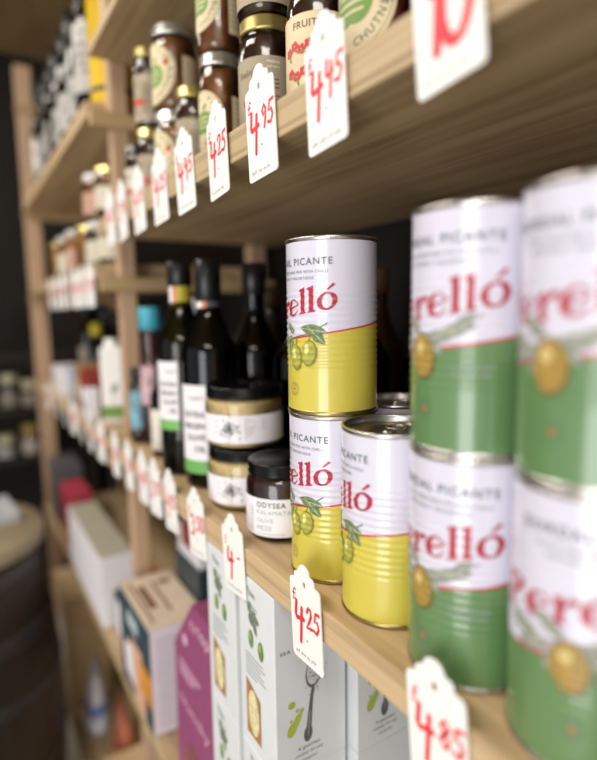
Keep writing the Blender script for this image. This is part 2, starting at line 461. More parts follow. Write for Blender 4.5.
# ------------------------------------------------------------------ the rack
rack = empty('shelving_rack', (0, 0, 0), 0, 'tall pine shelving rack running along the wall and carrying all the tins, jars and boxes', 'shelving')
def board(x0, x1, y0, y1, top, th=.0258, m=PINE):
    g = G(); g.box(x0, x1, y0, y1, top-th, top, m, .0012); return build('shelf_board', g, rack)
BACK = .33
board(0, BACK, -.25, .945, UP1)
board(0, BACK, -.25, .945, LOW, .0247, PINE2)
board(0, BACK, -.25, .945, EYE-.635, .026)
board(0, BACK, .30, .945, EYE+.410, .013)
board(0, BACK, .985, 1.96, EYE+.346, .026, PINE2)
board(0, BACK, .985, 1.96, EYE+.085, .024)
board(0, BACK, .985, 1.96, LOW, .0247, PINE2)
board(0, BACK, .985, 1.96, EYE-.635, .026)
board(-.01, BACK, .60, 2.02, EYE-1.17, .026)
for y, tz in ((.95, 1.0), (1.965, .76)):
    for x0, x1 in ((.033, .059), (.28, .31)):
        g = G(); g.box(x0-(.028 if y > 1 else 0), x1-(.009 if y > 1 else 0), y, y+.03, 0, EYE+tz, POST, .0015); build('post', g, rack)
    for z in (.036, -.262, -.66, -.9, -1.2, .298, .62):
        if z > tz-.1: continue
        g = G(); g.box(0, .325, y-.006 if z > -.25 else y+.002, y+.012 if z > -.25 else y+.028, EYE+z, EYE+z+.023, RAIL, .001); build('rail', g, rack)
for x0, x1 in ((.022, .05), (.28, .31)):
    g = G(); g.box(x0, x1, -.30, -.265, 0, EYE+1, POST, .0015); build('post', g, rack)

# ------------------------------------------------------------------ price tags
def make_tag(price, note=True, L=.078, W=.043, big='', lean=0.):
    g = G(); w = W/2
    s = L-.0135
    pts = [(-w+.003, 0), (w-.003, 0)]
    pts += [(w-.003+.003*math.sin(a), .003-.003*math.cos(a)) for a in (R(30), R(60), R(90))]
    pts += [(w, s-.004)] + [(w-.004+.004*math.cos(a), s-.004+.004*math.sin(a)) for a in (R(30), R(60), R(90))]
    pts += [(w-.0065, s+.0003), (w-.0075, s+.001)] + [(w-.0075-.0042+.0042*math.cos(a), s+.003+.0035*math.sin(a)) for a in (R(0), R(30), R(60), R(90))]
    pts += [(w-.0135, s+.0068)]
    k = .0080
    pts += [(k*math.cos(a), L-.0070+.0070*math.sin(a)) for a in (R(10), R(30), R(50), R(70), R(90))]
    half = pts[2:]
    pts = pts + [(-x, y) for x, y in half[-2::-1]]
    cu = bpy.data.curves.new('c', 'CURVE'); cu.dimensions = '2D'; cu.fill_mode = 'BOTH'; cu.extrude = .0004
    hole = [(.0021*math.cos(a), L-.0155+.0026*math.sin(a)) for a in [2*PI*i/16 for i in range(16)]]
    for q in (pts, hole):
        sp = cu.splines.new('POLY'); sp.points.add(len(q)-1); sp.use_cyclic_u = True
        for p, c in zip(sp.points, q): p.co = (c[0], c[1], 0, 1)
    ob = bpy.data.objects.new('c', cu); me = ob.to_mesh(); t = bmesh.new(); t.from_mesh(me); ob.to_mesh_clear()
    bpy.data.objects.remove(ob); bpy.data.curves.remove(cu)
    for v in t.verts: v.co = Vector((v.co.x, -v.co.z, v.co.y))
    g.add(t, WHITE)
    a = Art()
    if price == '10':
        hand(a, '10', -.0175, .0175, .021, .036, .0060, REDINK)
    elif price.endswith('-'):
        hand(a, '£', -.0165, L-.031, .005, .008, .0009, REDINK)
        hand(a, '4', -.013, L-.056, .0135, .0215, .0036, REDINK); hand(a, '-', .008, L-.046, .006, .01, .0020, REDINK)
    else:
        p, d = price.split('.')
        hand(a, '£', -.0185, L-.031, .006, .0090, .0014, REDINK)
        hand(a, p, -.0160, L-.054, .0145, .0225, .0037, REDINK)
        a.ell(.0008, L-.058, .0009, .0009, REDINK)
        hand(a, d, .0012, L-.047, .0088, .0160, .0029, REDINK)
    if note:     # a line of tiny hand writing along the foot
        x = -.016
        while x < .012:
            wd = random.uniform(.004, .009); n = int(wd/.0011)
            a.stroke([(x+.0008*i, .0055+(.0019 if i % 2 else -.0011)*random.uniform(.4, 1.2)) for i in range(max(4, int(wd/.0008)))], .00055, BLKINK, 1, caps=False)
            x += wd+.0016
    a.flat(g, lambda u, v, o: (u, -.0004-.00006-o*.5, v))
    return g
protoT = {}
def put_tag(price, y, zb, label, group, L=.078, yaw=0., lean=0., x=-.0022, roll=0.):
    key = (price, L)
    if key not in protoT:
        o = build('price_tag', make_tag(price, L=L)); protoT[key] = o
    else:
        o = protoT[key].copy(); COL.objects.link(o)
    o.location = (x, y, zb); o.rotation_euler = (lean, roll, -PI/2+yaw)
    tag(o, label, 'price tag', group); return o
GU = 'price tags along the front of the upper shelf'; GL = 'price tags along the front of the middle shelf'
up = [('10', .199, 'price tag marked 10 on the upper shelf, cut by the top of the photo'),
 ('4.45', .299, 'large price tag marked 4.45 below the round kraft jar label on the upper shelf'),
 ('4.95', .383, 'sharp price tag marked 4.95 below the gold-lidded taupe jar on the upper shelf'),
 ('4.25', .463, 'price tag marked 4.25 in front of the silver-lidded chutney jar on the upper shelf'),
 ('4.45', .543, 'price tag marked 4.45 just left of the 4.25 tag on the upper shelf'),
 ('4.25', .622, 'blurred tag on the upper shelf hanging below the lower jar of the big chutney pair'),
 ('4.95', .705, 'blurred tag on the upper shelf, third from the wooden post'),
 ('3.95', .785, 'blurred tag on the upper shelf, second from the wooden post'),
 ('4.25', .852, 'blurred tag on the upper shelf hanging closest to the wooden post')]
for i, (p, y, lab) in enumerate(up):
    put_tag(p, y-.0065, EYE+(.104 if i == 0 else .100), lab, GU, L=.0815, yaw=random.uniform(-.05, .05), roll=-.085+random.uniform(-.02, .02))
lo = [('4.85', .197, 'blurred price tag marked 4.85 in front of the green tins'),
 ('4.25', .330, 'sharp price tag marked 4.25 under the yellow tin stack'),
 ('4-', .456, 'price tag marked 4- below the dark meze jar'),
 ('3.50', .549, 'red-inked price tag below the stacked cream dip jars'),
 ('4.95', .635, 'price tag on the middle shelf below the white-labelled dark bottle, left of the dip jars'),
 ('5.95', .696, 'blurred tag below the tall dark oil bottle on the middle shelf'),
 ('4.85', .752, 'blurred tag on the middle shelf, third from the wooden post'),
 ('3.50', .825, 'blurred tag on the middle shelf, second from the wooden post'),
 ('4.25', .905, 'blurred tag on the middle shelf closest to the wooden post')]
for i, (p, y, lab) in enumerate(lo):
    put_tag(p, y-.0065, EYE-.264, lab, GL, L=.077, yaw=random.uniform(-.05, .05), roll=-.085+random.uniform(-.02, .02))
GF = 'price tags on the rack beyond the wooden post'
far = [(-.264, 1.01, 'far middle shelf tag hanging just past the wooden post'), (-.264, 1.10, 'far middle shelf tag, second past the wooden post'), (-.264, 1.19, 'far middle shelf tag, third past the wooden post'),
 (-.264, 1.28, 'far middle shelf tag, fourth past the wooden post'), (-.264, 1.39, 'far middle shelf tag, fifth past the wooden post'), (-.264, 1.51, 'far middle shelf tag, sixth past the wooden post'), (-.264, 1.66, 'far middle shelf tag closest to the far end post'),
 (.012, 1.02, 'tag on the jar shelf beyond the post, the nearest of that row'), (.012, 1.09, 'second tag of the row on the jar shelf beyond the post'), (.012, 1.16, 'third tag of the row on the jar shelf beyond the post'),
 (.012, 1.23, 'fourth tag of the row on the jar shelf beyond the post'), (.012, 1.30, 'fifth tag of the row on the jar shelf beyond the post'), (.012, 1.39, 'sixth tag of the row on the jar shelf beyond the post'), (.012, 1.48, 'last tag of the row on the jar shelf beyond the post'),
 (.375, 1.60, 'white tag at the far end of the wine bottle shelf')]
for i, (z, y, lab) in enumerate(far):
    put_tag(['4.25', '3.95', '4.95'][i % 3], y, EYE+z, lab, GF, yaw=random.uniform(-.1, .1))

# ------------------------------------------------------------------ jars
def jar_root(name, loc, rz, label, cat, group): return empty(name, loc, rz, label, cat, group)
def jar_parts(root, r, h, lid_h, lid_m, content, fill=.8, lid_r=None, shoulder=.16, neck=.86, z_top=None):
    """glass jar of radius r: outer glass, contents, screw lid"""
    lr = lid_r or r*.95; nr = lr-.0015
    hb = h-lid_h
    sh = hb*(1-shoulder)
    outer = [(0, .001), (r*.80, .0008), (r*.93, .002), (r*.99, .006), (r, .010), (r, sh), (r*.985, sh+hb*.05), (nr+(r-nr)*.45, hb-hb*.055), (nr, hb-hb*.03), (nr, h-.002)]
    g = G(); g.lathe(outer, CLEAR, 48); build('glass_body', g, root)
    e = .0012; top = hb*fill+.004
    cp = [(0, .0022), (r*.80-e, .002), (r*.93-e, .0032), (r*.99-e, .007), (r-e, .011)]
    cp += [(r-e, min(sh, top))]
    if top > sh+hb*.05: cp += [(r*.985-e, sh+hb*.05)]
    if top > hb*.93: cp += [(nr+(r-nr)*.45-e, hb*.94), (nr-e, hb*.97)]
    cp += [(0, cp[-1][1]+.0006)]
    g = G(); g.lathe(cp, content, 48); build('contents', g, root)
    g = G(); n = 120
    lp = [(lr-.0012, hb), (lr, hb+.0008), (lr, hb+.0022), (lr-.0006, hb+.003), (lr-.0004, h-.0015), (lr-.0016, h), (lr-.004, h), (lr-.006, h-.0012), (0, h-.0010)]
    g.lathe(lp, lid_m, 72); build('lid', g, root)
def band(root, r, z0, z1, a0, a1, m, art=None, name='label', rot=0.):
    g = G(); n = 48
    for i in range(n):
        p = a0+(a1-a0)*i/n; q = a0+(a1-a0)*(i+1)/n; rr = r+.0004
        f = g.face([(rr*math.cos(p), rr*math.sin(p), z0), (rr*math.cos(q), rr*math.sin(q), z0), (rr*math.cos(q), rr*math.sin(q), z1), (rr*math.cos(p), rr*math.sin(p), z1)], m, True)
    bmesh.ops.remove_doubles(g.bm, verts=g.bm.verts[:], dist=1e-6)
    if art: art.wrap(g, r, 0, rot, off=.0006)
    return build(name, g, root)

# dark meze jar
TAPEN = mat('dark_olive_paste', '#3c1a1a', .35, var=.5, scale=120, coat=.3)
DIP = mat('cream_dip', '#e0c590', .5, var=.14, scale=160)
j = jar_root('meze_jar', (.049, .449, LOW+.0001), R(226), 'dark kalamata olive meze jar with black lid and white label beside the yellow tins', 'jar', 'jars of dips on the middle shelf')
jar_parts(j, .034, .0735, .0125, BLACKLID, TAPEN, .93, shoulder=.17)
a = Art()
a.text('ODYSEA', -.0165, .0345, .0050, mat('label_black', '#2a2c30', .5), 1, space=1.15, bold=.012)
for i, s in enumerate(('KALAMATA', 'OLIVE', 'MEZE')): a.text(s, -.0165, .0275-.0074*i, .0044, PRINTL, 1, space=1.1)
a.text('a rich spread of kalamata olives', -.0165, .0088, .0016, PRINTL, 1)
for i in range(7): a.ring(-.0225, .0115+i*.0036, .0008, .0013, PRINTL, 1, n=10)
a.stroke([(-.0265, .008), (-.0265, .034)], .0004, PRINTL, 1, caps=False)
band(j, .034, .0065, .0425, -1.5, 1.9, PAPER, a)

# cream dip jars
def dip(loc, rz, label):
    j = jar_root('dip_jar', loc, rz, label, 'jar', 'jars of dips on the middle shelf')
    jar_parts(j, .0432, .0668, .0125, BLACKLID, DIP, .93, lid_r=.0424, shoulder=.12)
    a = Art(); INK = mat('label_black', '#2a2c30', .5); rnd = random.Random(3)
    a.stroke([(-.008, .0125), (-.0082, .022), (-.0075, .030)], .0007, INK, 1)
    for i in range(54):
        x = -.008+rnd.gauss(0, .0052); y = .0245+rnd.gauss(0, .0046)
        a.leaf(x, y, .0034, .0013, rnd.uniform(0, 6.28), PRINT if i % 2 else INK, 1)
    for i in range(6): a.stroke([(-.008, .018+i*.002), (-.008+rnd.uniform(-.007, .007), .021+i*.0022)], .0004, INK, 1, caps=False)
    a.text('olive oil', -.0125, .0096, .0016, INK, 1); a.stroke([(.0035, .0085), (.0035, .036)], .0002, PRINTL, 1, caps=False)
    for k in range(9): a.rect(.0075, .0345-k*.0026, .0075+[.006, .0115, .004, .013, .0115, .009, .0105, .007, .004][k], .0352-k*.0026, PRINTL, 1)
    for k in range(3): a.rect(-.0265, .031-k*.006, -.021, .0317-k*.006, PRINTL, 1)
    for k in range(4): a.rect(.026, .034-k*.0036, .031, .0346-k*.0036, PRINTL, 1)
    band(j, .0432, .0085, .0385, -1.35, 1.45, PAPER, a)
    return j
d1 = dip((.0605, .5475, LOW+.0001), R(232), 'cream dip jar at the bottom of the pair, standing behind the dark meze jar')
copy_tree(d1, (.0595, .5475, LOW+.0671), R(233), 'cream dip jar stacked on top of another, left of the yellow tins')

# jars on the upper shelf
CHUT = mat('brown_chutney', '#84502c', .3, var=.4, scale=90, coat=.3)
CHUTD = mat('dark_relish', '#3d211a', .3, var=.5, scale=120, coat=.3)
CHUTR = mat('red_chutney', '#6b1f17', .3, var=.4, scale=100, coat=.3)
APPLE = mat('label_apple_green', '#6f9340', .5, var=.1)
def round_label(art, cx, cy, r, word, top):
    art.ell(cx, cy, r, r*1.12, KRAFT, 0, n=44)
    for rr in (.93,): art.strip([(cx+r*rr*math.cos(t), cy+r*1.12*rr*math.sin(t)) for t in [2*PI*i/44 for i in range(45)]], [(cx+r*(rr-.015)*math.cos(t), cy+r*1.12*(rr-.015)*math.sin(t)) for t in [2*PI*i/44 for i in range(45)]], mat('label_brown', '#a58b5c', .6), 1)
    INK = mat('label_black', '#2a2c30', .5)
    art.arctext(top, cx, cy, r*.76, R(90+9*len(top)), R(19), r*.17, INK, 1)
    for i, ch in enumerate(word):       # along the lower right of the rim
        q = R(-78+13*i)
        art.text(ch, cx+r*.84*math.cos(q), cy+r*.94*math.sin(q), r*.17, INK, 1, 'CENTER', rot=q+PI/2)
    art.ell(cx-r*.16, cy-r*.08, r*.36, r*.42, APPLE, 1); art.ell(cx+r*.16, cy-r*.08, r*.36, r*.42, APPLE, 1); art.ell(cx, cy-r*.05, r*.38, r*.40, APPLE, 1)
    art.leaf(cx+.0005, cy+r*.36, r*.34, r*.18, .9, APPLE, 1)
    art.ell(cx+r*.66, cy+r*.35, r*.11, r*.13, mat('label_red', '#c23b3a', .5), 1); art.leaf(cx+r*.66, cy+r*.44, r*.16, r*.08, .8, APPLE, 1)
    for i, t in enumerate((.42, .5, .4)): art.rect(cx-r*t*.8, cy-r*(.0+.17*i)+r*.08, cx+r*t*.8, cy-r*(.0+.17*i)+r*.13, KRAFT, 2)
def chutney(loc, rz, label, r=.0235, h=.1148, content=CHUT, lid=SILVERLID, top='SPICED PEARS', ry=.42):
    j = jar_root('chutney_jar', loc, rz, label, 'jar', 'jars on the upper shelf')
    jar_parts(j, r, h, .013, lid, content, .97, shoulder=.2)
    a = Art(); round_label(a, 0, h*ry, r*1.12, 'CHUTNEY', top)
    g = G(); a.wrap(g, r, 0, 0, off=.0005); build('label', g, j)
    a = Art(); a.rect(0, h*.14, r*.95, h*.62, mat('ingredients_label', '#cbb896', .6), 0)
    for k in range(9): a.rect(r*.1, h*(.56-.045*k), r*(.85 if k % 3 else .6), h*(.568-.045*k), mat('label_brown', '#a58b5c', .6), 1)
    g = G(); a.wrap(g, r, 0, 1.45, off=.0005); build('label', g, j)
    return j
def relish(loc, rz, label, r=.026, h=.1030, lid=GOLDLID, content=CHUTD, lab=TAUPE, floral=False):
    j = jar_root('relish_jar', loc, rz, label, 'jar', 'jars on the upper shelf')
    jar_parts(j, r, h, .0125, lid, content, .9, shoulder=.2)
    a = Art(); W = mat('label_cream_print', '#e9e2d2', .5); D = mat('label_dark_print', '#564b3c', .5)
    a.text('Mellow', .0035, h*.60, .0028, W, 1); a.text('and spicy', .0035, h*.565, .0022, W, 1)
    for k in range(10): a.rect(.0035, h*(.50-.033*k), .0035+.011*(.95 if k % 4 else .6), h*(.510-.033*k), D, 1)
    RD = mat('label_red', '#c23b3a', .5)
    if floral:
        a.text('FRUIT', -.0215, h*.56, .0052, D, 1, space=1.1, bold=.01)
        for k in range(9):
            x, y = -.026+.0062*(k % 5)+.002*(k//5), h*(.42 if k < 5 else .24)+.003*(k % 2)
            for q in range(5): a.ell(x+.0022*math.cos(q*1.257), y+.0022*math.sin(q*1.257), .0017, .0017, RD, 1, n=10)
            a.leaf(x, y-.002, .006, .002, -1.2+.5*(k % 3), APPLE, 1)
    else:
        a.text('Relish', -.024, h*.50, .006, D, 1, rot=.12)
        for k in range(5): a.ell(-.017+.005*k, h*.30+.003*(k % 2), .0034, .0038, RD, 1)
    a.text('210g e', .001, h*.11, .0026, W, 1)
    a.stroke([(-.024, h*.135), (-.004, h*.135)], .0008, W, 1, caps=False)
    band(j, r, h*.07, h*.66, -1.9, 2.0, lab, a)
    return j
U = UP1+.0001
r1 = relish((.0500, .461, U), R(232), 'gold-lidded relish jar with taupe label, lower of the pair behind the 4.95 tag')
copy_tree(r1, (.0502, .4605, U+.1031), R(236), 'relish jar with taupe label, on top of the pair above the 4.95 tag')
c1 = chutney((.0520, .567, U), R(190), 'silver-lidded chutney jar with round apple label, lower of the pair behind the 4.25 tag')
copy_tree(c1, (.0522, .5665, U+.1149), R(186), 'chutney jar with round apple label on top of the pair above the 4.25 tag')
r2 = relish((.050, .378, U), R(236), 'dark jar with red floral label behind the big 4.45 tag, lower of its pair', r=.0255, lid=BLACKLID, lab=mat('floral_label', '#d9c6a0', .6, var=.1), floral=True)
copy_tree(r2, (.050, .378, U+.1031), R(230), 'dark jar with red floral label, topmost of the pair behind the 4.45 tag')
c2 = chutney((.052, .306, U), R(186), 'red chutney jar with large round kraft label near the tag marked 10', r=.028, h=.112, content=CHUTR)
r3 = relish((.050, .228, U), R(215), 'jar with pale label half hidden behind the tag marked 10', r=.026, h=.1, lab=mat('pale_jar_label', '#c9c3ae', .6))
r4 = relish((.050, .640, U), R(225), 'small gold-lidded jar with plain taupe label, left of the silver-lidded chutney jar', r=.0215, h=.107)
c3 = chutney((.055, .712, U), R(184), 'blurred chutney jar at the bottom of the wide silver-lidded pair', r=.0285, h=.101)
copy_tree(c3, (.055, .712, U+.1011), R(186), 'blurred chutney jar with silver lid on top of the wide pair')
r5 = relish((.050, .800, U), R(225), 'blurred gold-lidded jar on the upper shelf, lower of the pair nearest the wooden post', r=.0215, h=.105)
copy_tree(r5, (.050, .800, U+.1051), R(215), 'blurred gold-lidded jar on the upper shelf, top of the pair nearest the wooden post')
r6 = relish((.050, .868, U), R(225), 'blurred single jar on the upper shelf standing right beside the wooden post', r=.021, h=.1, lid=BLACKLID, lab=mat('pale_jar_label', '#c9c3ae', .6))
# second row on the upper shelf
r7 = relish((.125, .52, U), R(225), 'shadowed jar in the second row behind the upper shelf pairs', r=.026, h=.1, lid=BLACKLID)

# ------------------------------------------------------------------ bottles
def bottle(loc, rz, label, r, h, cap_m, group, glass_m=GREENGL, oil=None, lab=None, labz=(.12, .5), body=.58, neckr=.0125, arc=(-1.5, 1.5), green=False, neck_label=None, cap_h=.04, name='oil_bottle', cat='bottle', lines=True):
    b = empty(name, loc, rz, label, cat, group)
    zb = h*body
    prof = [(0, .003), (r*.8, .002), (r*.95, .001), (r, .006), (r, zb), (r*.93, zb+h*.035), (r*.70, zb+h*.085), (neckr*1.25, zb+h*.15), (neckr, zb+h*.2), (neckr, h-.012), (neckr+.0015, h-.011), (neckr+.0015, h-.004), (neckr-.001, h-.003)]
    g = G(); g.lathe(prof, glass_m, 40); build('glass_body', g, b)
    e = .0016
    if oil:
        ip = [(0, .005), (r*.9-e, .005), (r-e, .009), (r-e, zb-.002), (r*.93-e, zb+h*.034), (r*.70-e, zb+h*.083), (neckr*1.25-e, zb+h*.149), (neckr-e, zb+h*.2), (neckr-e, h-.035), (0, h-.034)]
        g = G(); g.lathe(ip, oil, 32); build('contents', g, b)
    g = G(); cr = neckr+.0025
    g.lathe([(cr-.001, h-cap_h), (cr, h-cap_h+.001), (cr, h-.001), (cr-.0015, h), (0, h)], cap_m, 32); build('cap', g, b)
    if lab:
        a = Art(); INK = mat('label_black', '#2a2c30', .5)
        z0, z1 = h*labz[0], h*labz[1]; w = z1-z0
        if lines:
            a.text('organic', arc[1]*r-.002, z1-w*.16, w*.05, PRINT, 1, 'RIGHT')
            for k in range(4): a.text(('EXTRA', 'VIRGIN', 'OLIVE', 'OIL')[k], arc[1]*r-.002, z1-w*(.36+.13*k), w*.07, INK, 1, 'RIGHT', bold=.02)
        if green: a.rect(arc[0]*r, z0, arc[1]*r, z0+w*.15, mat('label_leaf_green', '#6fae5a', .5), 1)
        band(b, r, z0, z1, arc[0], arc[1], lab, a)
    if neck_label:
        a = Art(); a.rect(-.014, zb+h*.17, .000, zb+h*.29, PAPER, 1); a.rect(.0, zb+h*.17, .0055, zb+h*.29, mat('label_orange', '#c97a3a', .5), 1)
        band(b, neckr, zb+h*.16, zb+h*.30-(0 if h > .2 else .02), -1.3, 2.2, neck_label, a, 'label')
    return b
OIL = mat('olive_oil', '#6f6a10', .3, var=.1, coat=.3)
OILD = mat('dark_bottle_contents', '#14150c', .3, var=.2, coat=.2)
BCAP = mat('black_capsule', '#101012', .35, var=.2)
GB = 'bottles on the middle shelf'
LG = glass('olive_green_glass', '#8f9440')
bottle((.047, .704, LOW+.0001), R(206), 'tall olive oil bottle with black capsule and white green-banded label, nearest the post', .0325, .279, BCAP, GB, LG, OIL if False else mat('green_oil', '#2c2c0a', .3, coat=.3), PAPER, (.22, .54), .62, .0135, (-1.4, .55), True, mat('neck_oil_light', '#b3a52a', .4, var=.15), .032)  # yellow of the neck band paints in light passing through the oil
bottle((.057, .634, LOW+.0001), R(213), 'tall dark bottle with white label and green band beside the stacked dip jars', .0352, .276, BCAP, GB, GREENGL, OILD, PAPER, (.07, .46), .6, .0135, (-1.3, .42), True, mat('dark_neck_label', '#4a4a4e', .4, var=.3), .05)
bottle((.128, .650, LOW+.0001), R(215), 'shadowed dark bottle behind the white-labelled one, its neck rising beside it', .034, .275, BCAP, GB, GREENGL, OILD, None, body=.58, neckr=.013)
bottle((.152, .572, LOW+.0001), R(215), 'shadowed dark bottle with broad shoulders standing behind the stacked dip jars', .035, .235, BCAP, GB, GREENGL, OILD, None, body=.66, neckr=.013)
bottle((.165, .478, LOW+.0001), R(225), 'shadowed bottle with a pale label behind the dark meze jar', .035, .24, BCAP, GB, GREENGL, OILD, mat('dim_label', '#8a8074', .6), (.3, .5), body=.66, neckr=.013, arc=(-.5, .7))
bottle((.205, .400, LOW+.0001), R(230), 'shadowed dark bottle behind the yellow tin stack', .035, .23, BCAP, GB, GREENGL, OILD, None, body=.66, neckr=.013)
bottle((.049, .795, LOW+.0001), R(205), 'short dark bottle with a cream label and black emblem, left of the tall oil bottle', .021, .145, BCAP, GB, GREENGL, OILD, mat('cream_bottle_label', '#ddd5cb', .5), (.08, .5), .62, .010, (-1.4, 1.4), False, None, .03)
BLUE = mat('turquoise_cap', '#3f9fb6', .4, var=.1)
PINKL = mat('pink_striped_label', '#c9a8ac', .5, var=.35, scale=60)
bottle((.058, .882, LOW+.0001), R(205), 'slim sauce bottle with a turquoise cap and pink label by the wooden post', .018, .222, BLUE, GB, CLEAR, mat('red_sauce', '#5a2a24', .4, var=.4), PINKL, (.30, .58), .6, .0145, (-1.6, 1.6), False, None, .036, name='sauce_bottle')
bottle((.040, .902, LOW+.0001), R(205), 'short bottle with a pale blue label tucked against the wooden post', .014, .125, BCAP, GB, CLEAR, mat('dark_sauce', '#2b2024', .4, var=.4), mat('blue_label', '#79a9bb', .5, var=.4, scale=50), (.2, .7), .75, .009, (-1.6, 1.6), False, None, .02, name='sauce_bottle')
bottle((.100, .800, LOW+.0001), R(205), 'bottle with a tall white neck label behind the oil bottle', .02, .235, mat('grey_capsule', '#cfcdc8', .5), GB, GREENGL, OILD, PAPER, (.3, .55), .62, .013, (-1.3, 1.3), False, None, .075)

# bay beyond the post: white bottle with green foot
def square_bottle(loc, label):
    b = empty('cleaner_bottle', loc, R(-20), label, 'bottle', GB)
    WB = mat('white_plastic', '#eceae4', .4, var=.03)
    g = G(); g.box(-.021, .021, -.021, .021, 0, .150, WB, .004); build('body', g, b)
    a = Art(); a.rect(-.0211, .012, .0211, .036, APPLE, 1); a.leaf(0, .06, .022, .01, 1.2, PRINT, 1); a.stroke([(0, .045), (.002, .07)], .001, PRINT, 1)
    a2 = G(); a.flat(a2, lambda u, v, o: (u, -.0212-o, v)); build('label', a2, b)
    a = Art(); a.rect(-.0211, .012, .0211, .036, APPLE, 1)
    a2 = G(); a.flat(a2, lambda u, v, o: (-.0212-o, -u, v)); build('label', a2, b)
    g = G(); g.lathe([(.0135, .150), (.0135, .163), (.012, .165), (0, .165)], WB, 24); build('cap', g, b)
square_bottle((.047, 1.10, LOW+.0001), 'white square bottle with a bright green band at its foot, just past the wooden post')

# ------------------------------------------------------------------ boxes
def carton(name, x0, x1, y0, y1, z0, z1, m, label, cat, group=None, front=None, near=None, top=None, bev=.001, flaps=True):
    """box with print on the aisle side (front, -X), the side towards the camera (near, -Y) and the top"""
    root = empty(name, ((x0+x1)/2, (y0+y1)/2, z0), 0, label, cat, group)
    hx_, hy = (x1-x0)/2, (y1-y0)/2; h = z1-z0
    g = G(); g.box(-hx_, hx_, -hy, hy, 0, h, m, bev)
    if front: front.flat(g, lambda u, v, o: (-hx_-.0001-o, -u, v))       # u from -hy (far is left)
    if near: near.flat(g, lambda u, v, o: (u, -hy-.0001-o, v))
    if top: top.flat(g, lambda u, v, o: (u, v, h+.0001+o))
    build('carton_body', g, root)
    if flaps:
        g = G(); g.box(-hx_+.0008, hx_-.0008, -hy+.0008, -hy+.0014, h-.0002, h+.0003, m)
        g.box(-hx_*.98, hx_*.98, -.0004, .0004, h-.0002, h+.0004, m); build('lid_flap', g, root)
    return root
CRK = mat('cracker_box_card', '#d6dadb', .45, var=.03, scale=25)
CRKA = mat('herb_print', '#76866a', .5, var=.3, scale=150); OLV = mat('green_olive_print', '#6d8a52', .5, var=.2, scale=120)
OILP = mat('oil_drop_print', '#a9b64e', .45, var=.12); SPOON = mat('spoon_print', '#5f5f63', .45, var=.3, scale=90); SALT = mat('salt_print', '#c9c9cb', .6, var=.25, scale=700)
BISC = mat('biscuit_print', '#d8cf9f', .6, var=.25, scale=200); CRUST = mat('crust_print', '#a77a4b', .6, var=.2, scale=120)
INK = mat('label_black', '#2a2c30', .5)
def cracker(x, y, z, label, group, rz=0):
    h = .1700; W = .0745; D = .068
    f = Art()
    f.text('Thin', -.019, h-.016, .0075, PRINT, 1, rot=-.05); f.text('crackers', -.019, h-.0265, .0048, PRINTL, 1, rot=-.05)
    for (x_, y_, l, w, ro) in ((-.014, h-.037, .017, .008, .5), (-.008, h-.036, .015, .009, .0), (-.005, h-.035, .017, .007, -1.2), (-.014, h-.033, .012, .008, 1.2), (-.014, h-.037, .012, .006, -.6)): f.leaf(x_, y_, l, w, ro, CRKA, 1, PRINT)
    f.ell(-.010, h-.058, .0050, .0088, OLV, 1); f.ell(.009, h-.061, .0053, .0092, OLV, 1); f.ell(-.011, h-.055, .0016, .004, OILP, 2); f.ell(.008, h-.058, .0016, .004, OILP, 2)
    for k in range(6): f.rect(-.022, h-.076-.0040*k, -.022+[.034, .038, .03, .036, .04, .022][k], h-.0748-.0040*k, PRINTL, 1)
    f.poly([(-.022, h-.157), (.006, h-.157), (.006, h-.112), (-.022, h-.101)], CRUST, 1); f.ell(-.0075, h-.131, .0105, .0225, BISC, 2, .05)
    n = Art()
    n.text('OLIVE OIL &', -.001, h-.0455, .0034, INK, 1, 'CENTER', 1.3); n.text('SEA SALT CRACKERS', -.001, h-.0535, .0034, INK, 1, 'CENTER', 1.25, width=.062)
    n.ell(.0022, h-.0790, .0088, .0150, SPOON, 1, -.15); n.ell(.0025, h-.0775, .0079, .0136, SALT, 2, -.15)
    rr = random.Random(5)
    for i in range(46): n.ell(.0022+rr.gauss(0, .0052), h-.080+rr.gauss(0, .008), .0008, .0008, PRINTL if i % 2 else SPOON, 3, n=6)
    n.stroke([(.0007, h-.093), (-.0022, h-.114), (-.0046, h-.136)], .0026, SPOON, 1, w1=.0058); n.ell(-.0048, h-.1365, .0045, .0078, SPOON, 1, -.1)
    n.stroke([(-.003, h-.116), (-.005, h-.138)], .0008, PRINTL, 2)
    n.ell(-.0215, h-.103, .0036, .0033, OILP, 1); n.ell(-.0160, h-.110, .0018, .0017, OILP, 1); n.ell(-.0225, h-.118, .0014, .0013, OILP, 1)
    n.leaf(-.0235, h-.131, .024, .0070, 1.02, OILP, 2); n.ell(-.0215, h-.1265, .0046, .0068, OILP, 1, -.4); n.ell(-.0110, h-.1115, .0022, .0018, OILP, 1)
    n.text('A gourmet', -.004, h-.1495, .0034, INK, 1, 'CENTER', 1.15); n.text('cracker for any', -.004, h-.1555, .0030, INK, 1, 'CENTER', 1.15)
    n.text('occasion', -.004, h-.1615, .0030, INK, 1, 'CENTER', 1.15)
    return carton('cracker_box', x, x+W, y, y+D, z, z+h, CRK, label, 'box', group, f, n)
BOT = EYE-.635; GC = 'cracker boxes under the middle shelf'
ZS = EYE-.4090
cracker(.0, .3805, ZS, 'white cracker box with spoon print, front and sharpest, under the 4.25 tag', GC)
cracker(.0, .4585, ZS, 'white cracker box with olive print, upper of the far stack behind the 4- tag', GC)
cracker(.0, .4585, ZS-.1705, 'white cracker box with olive print, lower of the far stack, cut by the photo bottom', GC)
cracker(.0, .3805, ZS-.1705, 'lower white cracker box beneath the one with the spoon print', GC)
